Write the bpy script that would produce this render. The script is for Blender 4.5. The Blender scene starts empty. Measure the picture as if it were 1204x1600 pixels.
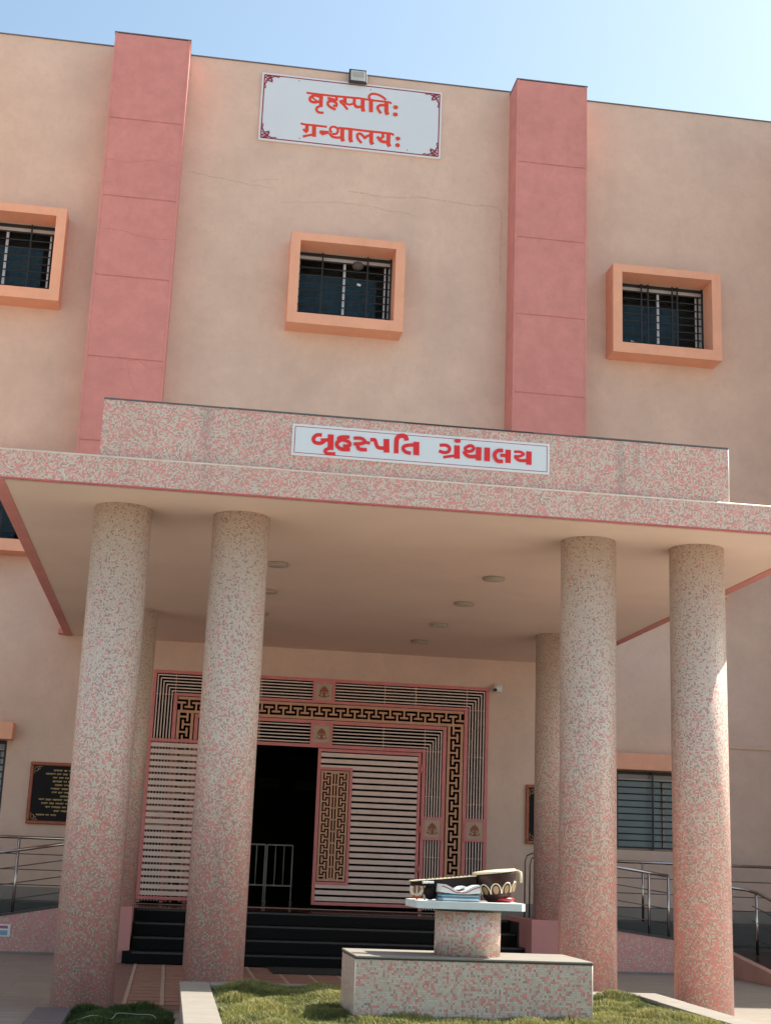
import bpy, math, random, json
import numpy as np
from mathutils import Vector, Matrix
random.seed(7); rng = np.random.default_rng(7)
scene = bpy.context.scene
rad = math.radians
# ---------------------------------------------------------------- camera
YAW, PITCH, ROLL = rad(8.0503), rad(14.0535), rad(2.1944)
fw = Vector((math.sin(YAW)*math.cos(PITCH), math.cos(YAW)*math.cos(PITCH), math.sin(PITCH)))
rt = Vector((math.cos(YAW), -math.sin(YAW), 0)); up = rt.cross(fw)
r2 = rt*math.cos(ROLL)+up*math.sin(ROLL); u2 = -rt*math.sin(ROLL)+up*math.cos(ROLL)
cam = bpy.data.cameras.new('camera'); co = bpy.data.objects.new('camera', cam); scene.collection.objects.link(co)
m = Matrix((r2, u2, -fw)).transposed().to_4x4(); m.translation = Vector((-2.4166, 0, 1.5)); co.matrix_world = m
cam.sensor_fit = 'VERTICAL'; cam.sensor_height = 24.0; cam.lens = 2181.4/1600*24.0
cam.clip_start = .1; cam.clip_end = 2000
scene.camera = co
# ---------------------------------------------------------------- light
SUN = Vector((.83, .25, 1.0)).normalized()
EL = math.asin(SUN.z); AZ = math.atan2(SUN.x, SUN.y)
world = bpy.data.worlds.new("World"); scene.world = world; world.use_nodes = True
wn = world.node_tree; wn.nodes.clear()
sky = wn.nodes.new('ShaderNodeTexSky'); sky.sky_type = 'NISHITA'; sky.sun_disc = False
sky.sun_elevation = EL; sky.sun_rotation = AZ; sky.air_density = 1.0; sky.dust_density = 1.9; sky.ozone_density = 1.0
bg = wn.nodes.new('ShaderNodeBackground'); bg.inputs[1].default_value = .102
wo = wn.nodes.new('ShaderNodeOutputWorld')
tint = wn.nodes.new('ShaderNodeMix'); tint.data_type = 'RGBA'; tint.blend_type = 'MULTIPLY'; tint.inputs[0].default_value = 1
tint.inputs[7].default_value = (1.09, 1.11, .97, 1)
wn.links.new(sky.outputs[0], tint.inputs[6]); wn.links.new(tint.outputs[2], bg.inputs[0]); wn.links.new(bg.outputs[0], wo.inputs[0])
sl = bpy.data.lights.new('sun', 'SUN'); sl.energy = 4.6; sl.angle = rad(.53); sl.color = (1, .94, .85)
so = bpy.data.objects.new('sun', sl); scene.collection.objects.link(so); so.rotation_euler = SUN.to_track_quat('Z', 'Y').to_euler()
vs = scene.view_settings; vs.view_transform = 'Standard'; vs.look = 'None'; vs.gamma = 1; vs.use_curve_mapping = False
vs.exposure = 1.27
scene.render.engine = 'CYCLES'
scene.cycles.max_bounces = 8; scene.cycles.diffuse_bounces = 5
# ---------------------------------------------------------------- materials
def srgb(r, g, b):
    f = lambda c: (c/255/12.92) if c/255 <= .04045 else ((c/255+.055)/1.055)**2.4
    return (f(r), f(g), f(b), 1)
class NT:
    def __init__(s, name):
        s.m = bpy.data.materials.new(name); s.m.use_nodes = True; s.t = s.m.node_tree; s.n = s.t.nodes
        s.b = s.n['Principled BSDF']
    def new(s, t, **k):
        n = s.n.new(t)
        for a, v in k.items(): setattr(n, a, v)
        return n
    def link(s, a, b): s.t.links.new(a, b)
    def math(s, op, a, b=None, clamp=False):
        n = s.new('ShaderNodeMath', operation=op, use_clamp=clamp)
        for i, v in enumerate((a, b)):
            if v is None: continue
            if isinstance(v, (int, float)): n.inputs[i].default_value = v
            else: s.link(v, n.inputs[i])
        return n.outputs[0]
    def vmath(s, op, a, b=None):
        n = s.new('ShaderNodeVectorMath', operation=op)
        for i, v in enumerate((a, b)):
            if v is None: continue
            if isinstance(v, (tuple, list)): n.inputs[i].default_value = v
            else: s.link(v, n.inputs[i])
        return n.outputs[0]
    def mix(s, fac, a, b, blend='MIX'):
        n = s.new('ShaderNodeMix', data_type='RGBA', blend_type=blend)
        for i, v in ((0, fac), (6, a), (7, b)):
            if isinstance(v, (int, float)): n.inputs[i].default_value = v
            elif isinstance(v, (tuple, list)): n.inputs[i].default_value = v
            else: s.link(v, n.inputs[i])
        return n.outputs[2]
    def noise(s, vec, scale, detail=4, rough=.6, dist=0):
        n = s.new('ShaderNodeTexNoise'); n.inputs['Scale'].default_value = scale; n.inputs['Detail'].default_value = detail
        n.inputs['Roughness'].default_value = rough; n.inputs['Distortion'].default_value = dist
        if vec is not None: s.link(vec, n.inputs['Vector'])
        return n.outputs['Fac']
    def ramp(s, f, lo, hi, a=0., b=1.):
        n = s.new('ShaderNodeMapRange'); s.link(f, n.inputs[0])
        n.inputs[1].default_value = lo; n.inputs[2].default_value = hi; n.inputs[3].default_value = a; n.inputs[4].default_value = b
        return n.outputs[0]
    def pos(s): return s.new('ShaderNodeNewGeometry').outputs['Position']
    def bump(s, h, strength=.2, dist=.01):
        n = s.new('ShaderNodeBump'); n.inputs['Strength'].default_value = strength; n.inputs['Distance'].default_value = dist
        s.link(h, n.inputs['Height']); s.link(n.outputs[0], s.b.inputs['Normal'])
MATS = {}
def plain(name, col, rough=.6, metal=0, var=.12, vs_=3., bump=.0, bs=60., spec=.5, stain=0., streak=0., grain=0.):
    if name in MATS: return MATS[name]
    t = NT(name); b = t.b
    P = t.pos(); c = tuple(col[:3])+(1,)
    lo = tuple(x*(1-var) for x in c[:3])+(1,); hi = tuple(min(1, x*(1+var)) for x in c[:3])+(1,)
    o = t.mix(t.ramp(t.noise(P, vs_, 5, .62), .3, .7), lo, hi)
    if stain:
        o = t.mix(t.ramp(t.noise(P, .55, 6, .68, .6), .5, .78, 0, stain), o, tuple(x*.72 for x in c[:3])+(1,))
    if streak:
        sv = t.vmath('MULTIPLY', P, (5., 5., .28))
        o = t.mix(t.ramp(t.noise(sv, 1.6, 5, .65), .52, .8, 0, streak), o, tuple(x*.7 for x in c[:3])+(1,))
    if grain:
        o = t.mix(t.ramp(t.noise(P, 9., 7, .8), .47, .68, 0, grain*.6), o, tuple(x*.78 for x in c[:3])+(1,))
        o = t.mix(t.ramp(t.noise(t.vmath('ADD', P, (31., 7., 3.)), 2.2, 7, .75), .5, .72, 0, grain*.55), o, tuple(x*.80 for x in c[:3])+(1,))
    t.link(o, b.inputs['Base Color']); b.inputs['Roughness'].default_value = rough; b.inputs['Metallic'].default_value = metal
    b.inputs['Specular IOR Level'].default_value = spec
    if bump: t.bump(t.noise(P, bs, 4, .6), bump, .006)
    MATS[name] = t.m; return t.m
WALL = plain('wall_plaster', (.70, .502, .400), .85, var=.07, vs_=1.3, bump=.6, bs=38, spec=.2, stain=.45, streak=.10, grain=.5)
SALMON = plain('salmon_plaster', (.64, .262, .232), .8, var=.08, vs_=3.5, bump=.5, bs=38, spec=.2, stain=.45, streak=.14, grain=.5)
PEACH = plain('peach_paint', (.83, .41, .265), .7, var=.05, vs_=4, bump=.25, bs=40, spec=.25, stain=.25, streak=.2)
SOFFIT = plain('soffit_paint', (.80, .62, .51), .6, var=.05, vs_=.7, bump=.12, bs=10, spec=.3, stain=.15)
COPING = plain('grey_coping', (.16, .14, .14), .6, var=.2)
GROOVE = plain('groove_shadow_paint', (.36, .14, .13), .9)
CRACK = plain('crack_fill', (.60, .42, .325), .9, var=.2, vs_=20)
CRACKP = plain('pink_crack_fill', (.56, .22, .185), .9, var=.2, vs_=20)
STONE = None
def mosaic(name, p=.0155, lowpink=.36, highpink=.36, zlo=0, zhi=5, dark=.14, darkhi=None):
    t = NT(name); b = t.b
    uv = t.new('ShaderNodeUVMap').outputs[0]
    s = t.vmath('MULTIPLY', uv, (1/p, 1/p, 0)); cell = t.vmath('FLOOR', s); fr = t.vmath('FRACTION', s)
    rnd = t.new('ShaderNodeObjectInfo').outputs['Random']
    off = t.new('ShaderNodeCombineXYZ'); t.link(t.math('MULTIPLY', rnd, 913.), off.inputs[2])
    cv = t.vmath('ADD', cell, off.outputs[0])
    w = t.new('ShaderNodeTexWhiteNoise', noise_dimensions='3D'); t.link(cv, w.inputs['Vector'])
    w2 = t.new('ShaderNodeSeparateColor'); t.link(w.outputs['Color'], w2.inputs[0])
    # clumps of like tiles two or three across
    c3 = t.vmath('FLOOR', t.vmath('MULTIPLY', cv, (.5, .5, 1.)))
    w3 = t.new('ShaderNodeTexWhiteNoise', noise_dimensions='3D'); t.link(c3, w3.inputs['Vector'])
    ln = t.noise(t.vmath('MULTIPLY', cell, (.09, .09, 1)), 1.0, 3)
    z = t.new('ShaderNodeSeparateXYZ'); t.link(t.pos(), z.inputs[0])
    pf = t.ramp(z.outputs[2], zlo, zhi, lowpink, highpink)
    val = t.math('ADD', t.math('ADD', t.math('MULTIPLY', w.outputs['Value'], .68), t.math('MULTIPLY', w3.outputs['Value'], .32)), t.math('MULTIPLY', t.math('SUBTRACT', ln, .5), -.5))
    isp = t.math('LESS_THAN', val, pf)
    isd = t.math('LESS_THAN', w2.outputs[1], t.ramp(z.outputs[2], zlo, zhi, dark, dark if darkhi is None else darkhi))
    cream = t.mix(w2.outputs[2], (.55, .455, .375, 1), (.69, .585, .485, 1))
    pink = t.mix(w2.outputs[2], (.68, .215, .195, 1), (.75, .32, .28, 1))
    dk = t.mix(w2.outputs[0], (.33, .205, .165, 1), (.46, .30, .25, 1))
    c = t.mix(isp, t.mix(isd, cream, dk), pink)
    sx = t.new('ShaderNodeSeparateXYZ'); t.link(fr, sx.inputs[0])
    ex = t.math('ABSOLUTE', t.math('SUBTRACT', sx.outputs[0], .5)); ey = t.math('ABSOLUTE', t.math('SUBTRACT', sx.outputs[1], .5))
    e = t.math('GREATER_THAN', t.math('MAXIMUM', ex, ey), .435)
    c = t.mix(e, c, (.47, .34, .29, 1))
    g = t.noise(t.vmath('MULTIPLY', t.pos(), (1, 1, .35)), 1.4, 5)
    c = t.mix(t.ramp(g, .48, .75, 0, .22), c, (.30, .24, .21, 1))
    g2 = t.noise(t.vmath('MULTIPLY', t.pos(), (2.4, 2.4, .22)), 1., 3)
    c = t.mix(t.ramp(g2, .62, .72, 0, .38), c, (.24, .19, .165, 1))
    t.link(c, b.inputs['Base Color'])
    t.link(t.ramp(w2.outputs[0], 0, 1, .28, .5), b.inputs['Roughness'])
    t.bump(t.math('ADD', t.math('MULTIPLY', t.math('SUBTRACT', 1., e), .6), t.math('MULTIPLY', w2.outputs[2], .4)), .25, .0015)
    MATS[name] = t.m; return t.m
MOS = mosaic('mosaic_tile', lowpink=.42, highpink=.42, dark=.22)
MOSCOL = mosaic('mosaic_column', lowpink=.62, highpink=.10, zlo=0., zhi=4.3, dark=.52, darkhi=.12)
MOSBLK = mosaic('mosaic_block', p=.0150, lowpink=.34, highpink=.34, dark=.10)
MOSRAMP = mosaic('mosaic_ramp', lowpink=.68, highpink=.68, dark=.3)
FPINK = plain('pink_metal_paint', (.66, .22, .215), .45, var=.08, vs_=8, spec=.4)
FTAN = plain('tan_metal_paint', (.60, .32, .20), .5, var=.1, vs_=6, spec=.4)
FCREAM = plain('cream_slat_paint', (.76, .59, .52), .5, var=.07, vs_=5, spec=.4)
EMB = plain('emblem_brown', (.32, .085, .045), .5, var=.25, vs_=40)
EMBBG = plain('emblem_panel_cream', (.50, .36, .27), .5, var=.08)
BLKST = plain('black_granite', (.004, .004, .005), .35, var=.3, vs_=30, spec=.12)
DGREY = plain('dark_granite', (.035, .032, .032), .35, var=.3, vs_=40)
STEEL = plain('stainless_steel', (.5, .47, .45), .22, metal=1, var=.04)
DSTEEL = plain('dull_dark_steel', (.16, .13, .125), .35, metal=.8, var=.1)
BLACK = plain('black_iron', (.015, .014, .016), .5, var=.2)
WHITE = plain('white_paint', (.78, .78, .76), .5, var=.03)
SIGNW = plain('sign_face', (.66, .70, .74), .35, var=.02, vs_=1.)
SIGNB = plain('sign_border_white', (.72, .70, .72), .4, var=.02)
RED = plain('sign_red', (.75, .050, .014), .4, var=.04)
RED2 = plain('sign_deep_red', (.70, .015, .018), .4, var=.04)
MAROON = plain('sign_maroon', (.28, .012, .035), .4, var=.05)
WOOD = plain('plaque_wood', (.34, .075, .03), .35, var=.3, vs_=25)
PLAQ = plain('plaque_black', (.012, .009, .011), .55, var=.2, spec=.15)
GOLD = plain('plaque_gold', (.50, .34, .13), .45, var=.2, vs_=60)
ALU = plain('aluminium', (.55, .54, .55), .4, metal=.3, var=.05)
TEAL = plain('blue_curtain', (.065, .115, .155), .9, var=.3, vs_=9)
PALE = plain('frosted_sheet', (.62, .61, .60), .6, var=.08, vs_=2)
GRANITE = plain('kerb_stone', (.25, .225, .19), .6, var=.1, vs_=5, bump=.2, streak=.15)
SLATE = plain('slate_slab', (.10, .10, .105), .45, var=.15, vs_=8)
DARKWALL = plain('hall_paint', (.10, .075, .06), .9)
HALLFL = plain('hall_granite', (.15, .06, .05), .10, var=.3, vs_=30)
TILEB = plain('path_tile_brown', (.30, .16, .115), .5, var=.12, vs_=3)
TILEL = plain('path_strip_cream', (.44, .33, .26), .5, var=.12, vs_=3)
MAT_ = plain('rubber_mat', (.012, .012, .012), .8)
def stone_floor(name, a, b_, rough=.38):
    t = NT(name); P = t.pos()
    br = t.new('ShaderNodeTexBrick'); t.link(P, br.inputs['Vector']); br.inputs['Scale'].default_value = 1.
    br.inputs['Brick Width'].default_value = .9; br.inputs['Row Height'].default_value = .6; br.inputs['Mortar Size'].default_value = .004
    br.inputs['Color1'].default_value = a; br.inputs['Color2'].default_value = b_; br.inputs['Mortar'].default_value = tuple(x*.55 for x in a[:3])+(1,)
    n = t.noise(t.vmath('MULTIPLY', P, (1, 5, 1)), 2.2, 6, .65)
    c = t.mix(t.ramp(n, .35, .72, 0, .45), br.outputs['Color'], tuple(x*.6 for x in a[:3])+(1,))
    t.link(c, t.b.inputs['Base Color']); t.link(t.ramp(n, .3, .7, rough, rough+.2), t.b.inputs['Roughness'])
    t.bump(t.noise(P, 25, 4), .1, .004)
    MATS[name] = t.m; return t.m
PORCH = stone_floor('porch_stone', (.33, .285, .235, 1), (.29, .255, .215, 1))
PAVING = stone_floor('yard_paving', (.42, .375, .32, 1), (.38, .34, .30, 1), .6)
def soilm():
    t = NT('soil'); P = t.pos()
    c = t.mix(t.noise(P, 9, 6), (.030, .028, .012, 1), (.075, .085, .022, 1))
    t.link(c, t.b.inputs['Base Color']); t.b.inputs['Roughness'].default_value = .95; return t.m
SOIL = soilm()
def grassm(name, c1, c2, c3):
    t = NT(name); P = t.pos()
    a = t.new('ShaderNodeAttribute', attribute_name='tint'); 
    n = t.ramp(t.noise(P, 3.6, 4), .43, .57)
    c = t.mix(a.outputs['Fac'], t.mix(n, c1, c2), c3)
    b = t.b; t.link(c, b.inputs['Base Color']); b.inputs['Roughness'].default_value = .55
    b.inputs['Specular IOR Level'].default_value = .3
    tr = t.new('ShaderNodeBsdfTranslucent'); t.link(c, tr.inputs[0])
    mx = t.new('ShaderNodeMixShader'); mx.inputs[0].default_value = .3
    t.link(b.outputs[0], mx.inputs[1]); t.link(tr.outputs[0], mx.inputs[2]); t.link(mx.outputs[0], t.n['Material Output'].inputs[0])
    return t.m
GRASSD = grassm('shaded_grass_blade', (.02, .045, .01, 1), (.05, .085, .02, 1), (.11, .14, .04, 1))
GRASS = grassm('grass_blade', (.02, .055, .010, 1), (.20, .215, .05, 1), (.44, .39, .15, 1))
def glassm():
    t = NT('window_glass'); t.b.inputs['Base Color'].default_value = (.02, .03, .035, 1); t.b.inputs['Roughness'].default_value = .06
    tr = t.new('ShaderNodeBsdfTransparent'); tr.inputs[0].default_value = (.88, .92, .93, 1)
    mx = t.new('ShaderNodeMixShader'); fr = t.new('ShaderNodeFresnel'); fr.inputs[0].default_value = 1.5
    t.link(t.math('MULTIPLY', fr.outputs[0], .8), mx.inputs[0]); t.link(tr.outputs[0], mx.inputs[1]); t.link(t.b.outputs[0], mx.inputs[2])
    t.link(mx.outputs[0], t.n['Material Output'].inputs[0]); return t.m
GLASS = glassm()
# ---------------------------------------------------------------- object helpers
WP = {}          # world position of every object made here
COLL = scene.collection
def tag(o, label=None, cat=None, group=None, kind=None):
    if label: o['label'] = label
    if cat: o['category'] = cat
    if group: o['group'] = group
    if kind: o['kind'] = kind
    return o
def empty(name, loc=(0, 0, 0)):
    o = bpy.data.objects.new(name, None); COLL.objects.link(o); o.location = loc; o.empty_display_size = .2
    WP[o] = Vector(loc); return o
def put(name, me, parent, loc=(0, 0, 0), rot=None):
    o = bpy.data.objects.new(name, me); COLL.objects.link(o); WP[o] = Vector(loc)
    if parent: o.parent = parent; o.location = Vector(loc)-WP[parent]
    else: o.location = loc
    if rot: o.rotation_euler = rot
    return o
def mesh(name, vs_, fs, mat, smooth=False, uvs=None):
    me = bpy.data.meshes.new(name); me.from_pydata([tuple(v) for v in vs_], [], [tuple(f) for f in fs]); me.materials.append(mat)
    lay = me.uv_layers.new(name='UVMap')
    if uvs:
        k = 0
        for f in uvs:
            for u in f: lay.data[k].uv = u; k += 1
    else:
        for pl in me.polygons:
            n = pl.normal; ax = max(range(3), key=lambda i: abs(n[i]))
            for li in pl.loop_indices:
                v = me.vertices[me.loops[li].vertex_index].co
                lay.data[li].uv = ((v.y, v.z), (v.x, v.z), (v.x, v.y))[ax]
    if smooth: me.shade_smooth()
    return me
_bc = {}
def boxmesh(d, mat, bev=0):
    k = (round(d[0], 4), round(d[1], 4), round(d[2], 4), mat.name, bev)
    if k in _bc: return _bc[k]
    x, y, z = d[0]/2, d[1]/2, d[2]/2
    if bev:
        import bmesh
        bm = bmesh.new(); bmesh.ops.create_cube(bm, size=1)
        for v in bm.verts: v.co = Vector((v.co.x*d[0], v.co.y*d[1], v.co.z*d[2]))
        bmesh.ops.bevel(bm, geom=bm.edges[:], offset=bev, segments=1, affect='EDGES')
        me = mesh('box', [v.co.copy() for v in bm.verts], [[v.index for v in f.verts] for f in bm.faces], mat); bm.free()
    else:
        V = [(-x, -y, -z), (x, -y, -z), (x, y, -z), (-x, y, -z), (-x, -y, z), (x, -y, z), (x, y, z), (-x, y, z)]
        me = mesh('box', V, [(0, 3, 2, 1), (4, 5, 6, 7), (0, 1, 5, 4), (1, 2, 6, 5), (2, 3, 7, 6), (3, 0, 4, 7)], mat)
    _bc[k] = me; return me
def box(name, parent, mat, x0, x1, y0, y1, z0, z1, bev=0, rot=None):
    return put(name, boxmesh((x1-x0, y1-y0, z1-z0), mat, bev), parent, ((x0+x1)/2, (y0+y1)/2, (z0+z1)/2), rot)
def lathe(name, parent, mat, prof, loc, n=48, smooth=True, sx=1, sy=1, rot=None):
    V = []; F = []; U = []
    R0 = max(r for r, z in prof)
    for i, (r, z) in enumerate(prof):
        for k in range(n): a = 2*math.pi*k/n; V.append((r*math.cos(a)*sx, r*math.sin(a)*sy, z))
    for i in range(len(prof)-1):
        for k in range(n):
            a = i*n+k; b_ = i*n+(k+1) % n; F.append((a, b_, b_+n, a+n))
            u0, u1 = 2*math.pi*k/n*R0, 2*math.pi*(k+1)/n*R0
            U.append([(u0, prof[i][1]), (u1, prof[i][1]), (u1, prof[i+1][1]), (u0, prof[i+1][1])])
    F.append(tuple(range(n-1, -1, -1))); U.append([(0, 0)]*n)
    t = (len(prof)-1)*n; F.append(tuple(range(t, t+n))); U.append([(V[q][0], V[q][1]) for q in range(t, t+n)])
    me = mesh(name, V, F, mat, False, U)
    if smooth:
        for pl in list(me.polygons)[:-2]: pl.use_smooth = True
    return put(name, me, parent, loc, rot)
def tubegeo(pts, r, n=8, V=None, F=None):
    V = [] if V is None else V; F = [] if F is None else F
    pts = [Vector(p) for p in pts]; base = len(V)
    for i, p in enumerate(pts):
        d = ((pts[min(i+1, len(pts)-1)]-pts[max(i-1, 0)])).normalized()
        a = d.cross(Vector((0, 0, 1)));
        if a.length < .1: a = d.cross(Vector((0, 1, 0)))
        a.normalize(); b_ = d.cross(a)
        for k in range(n):
            t = 2*math.pi*k/n; V.append(p+(a*math.cos(t)+b_*math.sin(t))*r)
    for i in range(len(pts)-1):
        for k in range(n):
            q = base+i*n+k; w = base+i*n+(k+1) % n; F.append((q, w, w+n, q+n))
    F.append(tuple(base+k for k in range(n-1, -1, -1))); F.append(tuple(base+(len(pts)-1)*n+k for k in range(n)))
    return V, F
def tube(name, parent, mat, pts, r, n=8):
    c = sum((Vector(p) for p in pts), Vector())/len(pts)
    V, F = tubegeo([Vector(p)-c for p in pts], r, n)
    return put(name, mesh(name, V, F, mat, n > 6), parent, c)
def prism(name, parent, mat, poly, y0, y1, loc=(0, 0, 0)):      # polygon in x,z pushed along y
    n = len(poly); V = [(x, y0, z) for x, z in poly]+[(x, y1, z) for x, z in poly]
    ar = sum(poly[i][0]*poly[(i+1) % n][1]-poly[(i+1) % n][0]*poly[i][1] for i in range(n))
    F = [tuple(range(n)), tuple(range(2*n-1, n-1, -1))]+[(i, i+n, (i+1) % n+n, (i+1) % n) for i in range(n)]
    if ar < 0: F = [tuple(reversed(f)) for f in F]
    return put(name, mesh(name, V, F, mat), parent, loc)
def wall_mesh(x0, x1, z0, z1, y, th, holes, mat):
    xs = sorted({x0, x1} | {h[0] for h in holes} | {h[1] for h in holes}); zs = sorted({z0, z1} | {h[2] for h in holes} | {h[3] for h in holes})
    V = []; F = []
    def q(a, b_, c, d): i = len(V); V.extend([a, b_, c, d]); F.append((i, i+1, i+2, i+3))
    solid = lambda x, z: not any(h[0] < x < h[1] and h[2] < z < h[3] for h in holes)
    for i in range(len(xs)-1):
        for j in range(len(zs)-1):
            a, b_, c, d = xs[i], xs[i+1], zs[j], zs[j+1]
            if solid((a+b_)/2, (c+d)/2):
                q((a, y, c), (b_, y, c), (b_, y, d), (a, y, d)); q((a, y+th, d), (b_, y+th, d), (b_, y+th, c), (a, y+th, c))
    for a, b_, c, d in holes:
        e = y+th
        q((a, y, c), (a, y, d), (a, e, d), (a, e, c)); q((b_, y, d), (b_, y, c), (b_, e, c), (b_, e, d))
        q((a, y, d), (b_, y, d), (b_, e, d), (a, e, d)); q((a, y, c), (a, e, c), (b_, e, c), (b_, y, c))
    q((x0, y, z1), (x1, y, z1), (x1, y+th, z1), (x0, y+th, z1)); q((x0, y, z0), (x0, y, z1), (x0, y+th, z1), (x0, y+th, z0)); q((x1, y, z1), (x1, y, z0), (x1, y+th, z0), (x1, y+th, z1))
    return mesh('wall', V, F, mat)
def catmull(p, k=4):
    p = [Vector(q) for q in p]
    if len(p) < 4: return p
    out = []
    for i in range(len(p)-1):
        a, b_, c, d = p[max(i-1, 0)], p[i], p[i+1], p[min(i+2, len(p)-1)]
        for j in range(k):
            t = j/k; out.append(.5*((2*b_)+(c-a)*t+(2*a-5*b_+4*c-d)*t*t+(3*b_-a-3*c+d)*t**3))
    return out+[p[-1]]
def ribbon(V, F, pts, w, y, dep=.006, smooth=True):              # flat lettering stroke in x,z with a little thickness
    P = catmull([(a, b_) for a, b_ in pts]) if smooth else [Vector(q) for q in pts]
    n = len(P); base = len(V)
    for i, q in enumerate(P):
        d0 = (P[i]-P[i-1]).normalized() if i else None; d1 = (P[i+1]-P[i]).normalized() if i < n-1 else None
        d = ((d0 or d1)+(d1 or d0));
        if d.length < .3: d = d1 or d0
        d = d.normalized(); nn = Vector((-d.y, d.x)); ml = 1.
        if d0 and d1: ml = min(1.25, 1/max(.5, nn.dot(Vector((-d1.y, d1.x)))))
        yy = y-i*.00004
        for s in (1, -1):
            e = q+nn*(s*w/2*ml); V.append((e.x, yy, e.y)); V.append((e.x, yy+dep, e.y))
    for i in range(n-1):
        a = base+i*4; b_ = a+4
        F += [(a, a+2, b_+2, b_), (a+1, b_+1, b_+3, a+3), (a, b_, b_+1, a+1), (a+2, a+3, b_+3, b_+2)]
    F += [(base, base+1, base+3, base+2), (b_, b_+2, b_+3, b_+1)]
def disc(V, F, x, z, rx, rz, y, dep=.006, n=20):
    base = len(V)
    for k in range(n):
        a = 2*math.pi*k/n
        V.append((x+rx*math.cos(a), y, z+rz*math.sin(a))); V.append((x+rx*math.cos(a), y+dep, z+rz*math.sin(a)))
    F.append(tuple(base+2*k for k in range(n)))
    for k in range(n): a = base+2*k; b_ = base+2*((k+1) % n); F.append((a, a+1, b_+1, b_))
YW = 23.842
DEV = [[0.041,-0.868,15.592,-0.795,15.584,-0.389,15.582,0.126,15.593],[0.039,0.114,15.597,0.391,15.583,0.714,15.582,0.739,15.551],[0.065,-0.588,15.602,-0.584,15.322],[0.048,-0.62,15.536,-0.722,15.546,-0.793,15.487,-0.787,15.426,-0.715,15.401,-0.62,15.43],[0.028,-0.76,15.502,-0.645,15.421],[0.042,-0.581,15.345,-0.649,15.303,-0.662,15.245,-0.614,15.201,-0.525,15.206],[0.042,-0.302,15.582,-0.294,15.504,-0.386,15.513,-0.465,15.522],[0.042,-0.364,15.493,-0.434,15.458,-0.456,15.394,-0.397,15.334,-0.299,15.298],[0.042,-0.444,15.452,-0.363,15.467,-0.296,15.436,-0.293,15.375,-0.354,15.375],[0.061,-0.134,15.58,-0.13,15.446],[0.044,-0.136,15.507,-0.216,15.482,-0.147,15.415,-0.072,15.327],[0.039,-0.128,15.452,-0.041,15.436,0.024,15.465],[0.052,0.048,15.574,0.053,15.468,0.096,15.408,0.203,15.425],[0.066,0.206,15.589,0.212,15.398,0.232,15.324],[0.069,0.364,15.608,0.375,15.328],[0.039,0.347,15.584,0.324,15.649,0.355,15.703,0.416,15.722,0.509,15.711,0.593,15.671,0.653,15.622],[0.046,0.635,15.506,0.548,15.496,0.503,15.456,0.511,15.401,0.567,15.327],[0.068,0.665,15.578,0.67,15.375,0.696,15.311],[0.041,-0.942,14.941,-0.892,14.922,-0.661,14.922,-0.447,14.921],[0.041,-0.232,14.925,-0.044,14.927],[0.041,-0.092,14.93,0.315,14.924,0.769,14.923,0.804,14.89],[0.059,-0.826,14.911,-0.82,14.778],[0.041,-0.892,14.819,-0.818,14.751],[0.068,-0.69,14.905,-0.681,14.684],[0.039,-0.891,14.664,-0.716,14.724],[0.046,-0.576,14.805,-0.522,14.759,-0.413,14.807],[0.041,-0.576,14.805,-0.403,14.812],[0.042,-0.353,14.807,-0.386,14.869,-0.363,14.924,-0.308,14.938,-0.251,14.914,-0.235,14.854,-0.271,14.794,-0.346,14.785],[0.046,-0.392,14.796,-0.344,14.733,-0.258,14.718,-0.157,14.736],[0.068,-0.156,14.931,-0.148,14.704,-0.125,14.656],[0.068,0.001,14.927,0.006,14.711,0.032,14.656],[0.066,0.399,14.914,0.403,14.703,0.436,14.657],[0.044,0.222,14.659,0.144,14.75,0.138,14.827,0.191,14.853,0.248,14.809,0.28,14.772,0.319,14.815,0.379,14.843],[0.066,0.728,14.92,0.732,14.697,0.762,14.651],[0.042,0.617,14.901,0.629,14.841,0.58,14.791],[0.052,0.517,14.828,0.582,14.752,0.659,14.733,0.719,14.749]]
DEVD = [[0.843,15.487,0.047,0.04],[0.843,15.335,0.047,0.04],[0.911,14.834,0.045,0.04],[0.91,14.694,0.045,0.04]]
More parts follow.
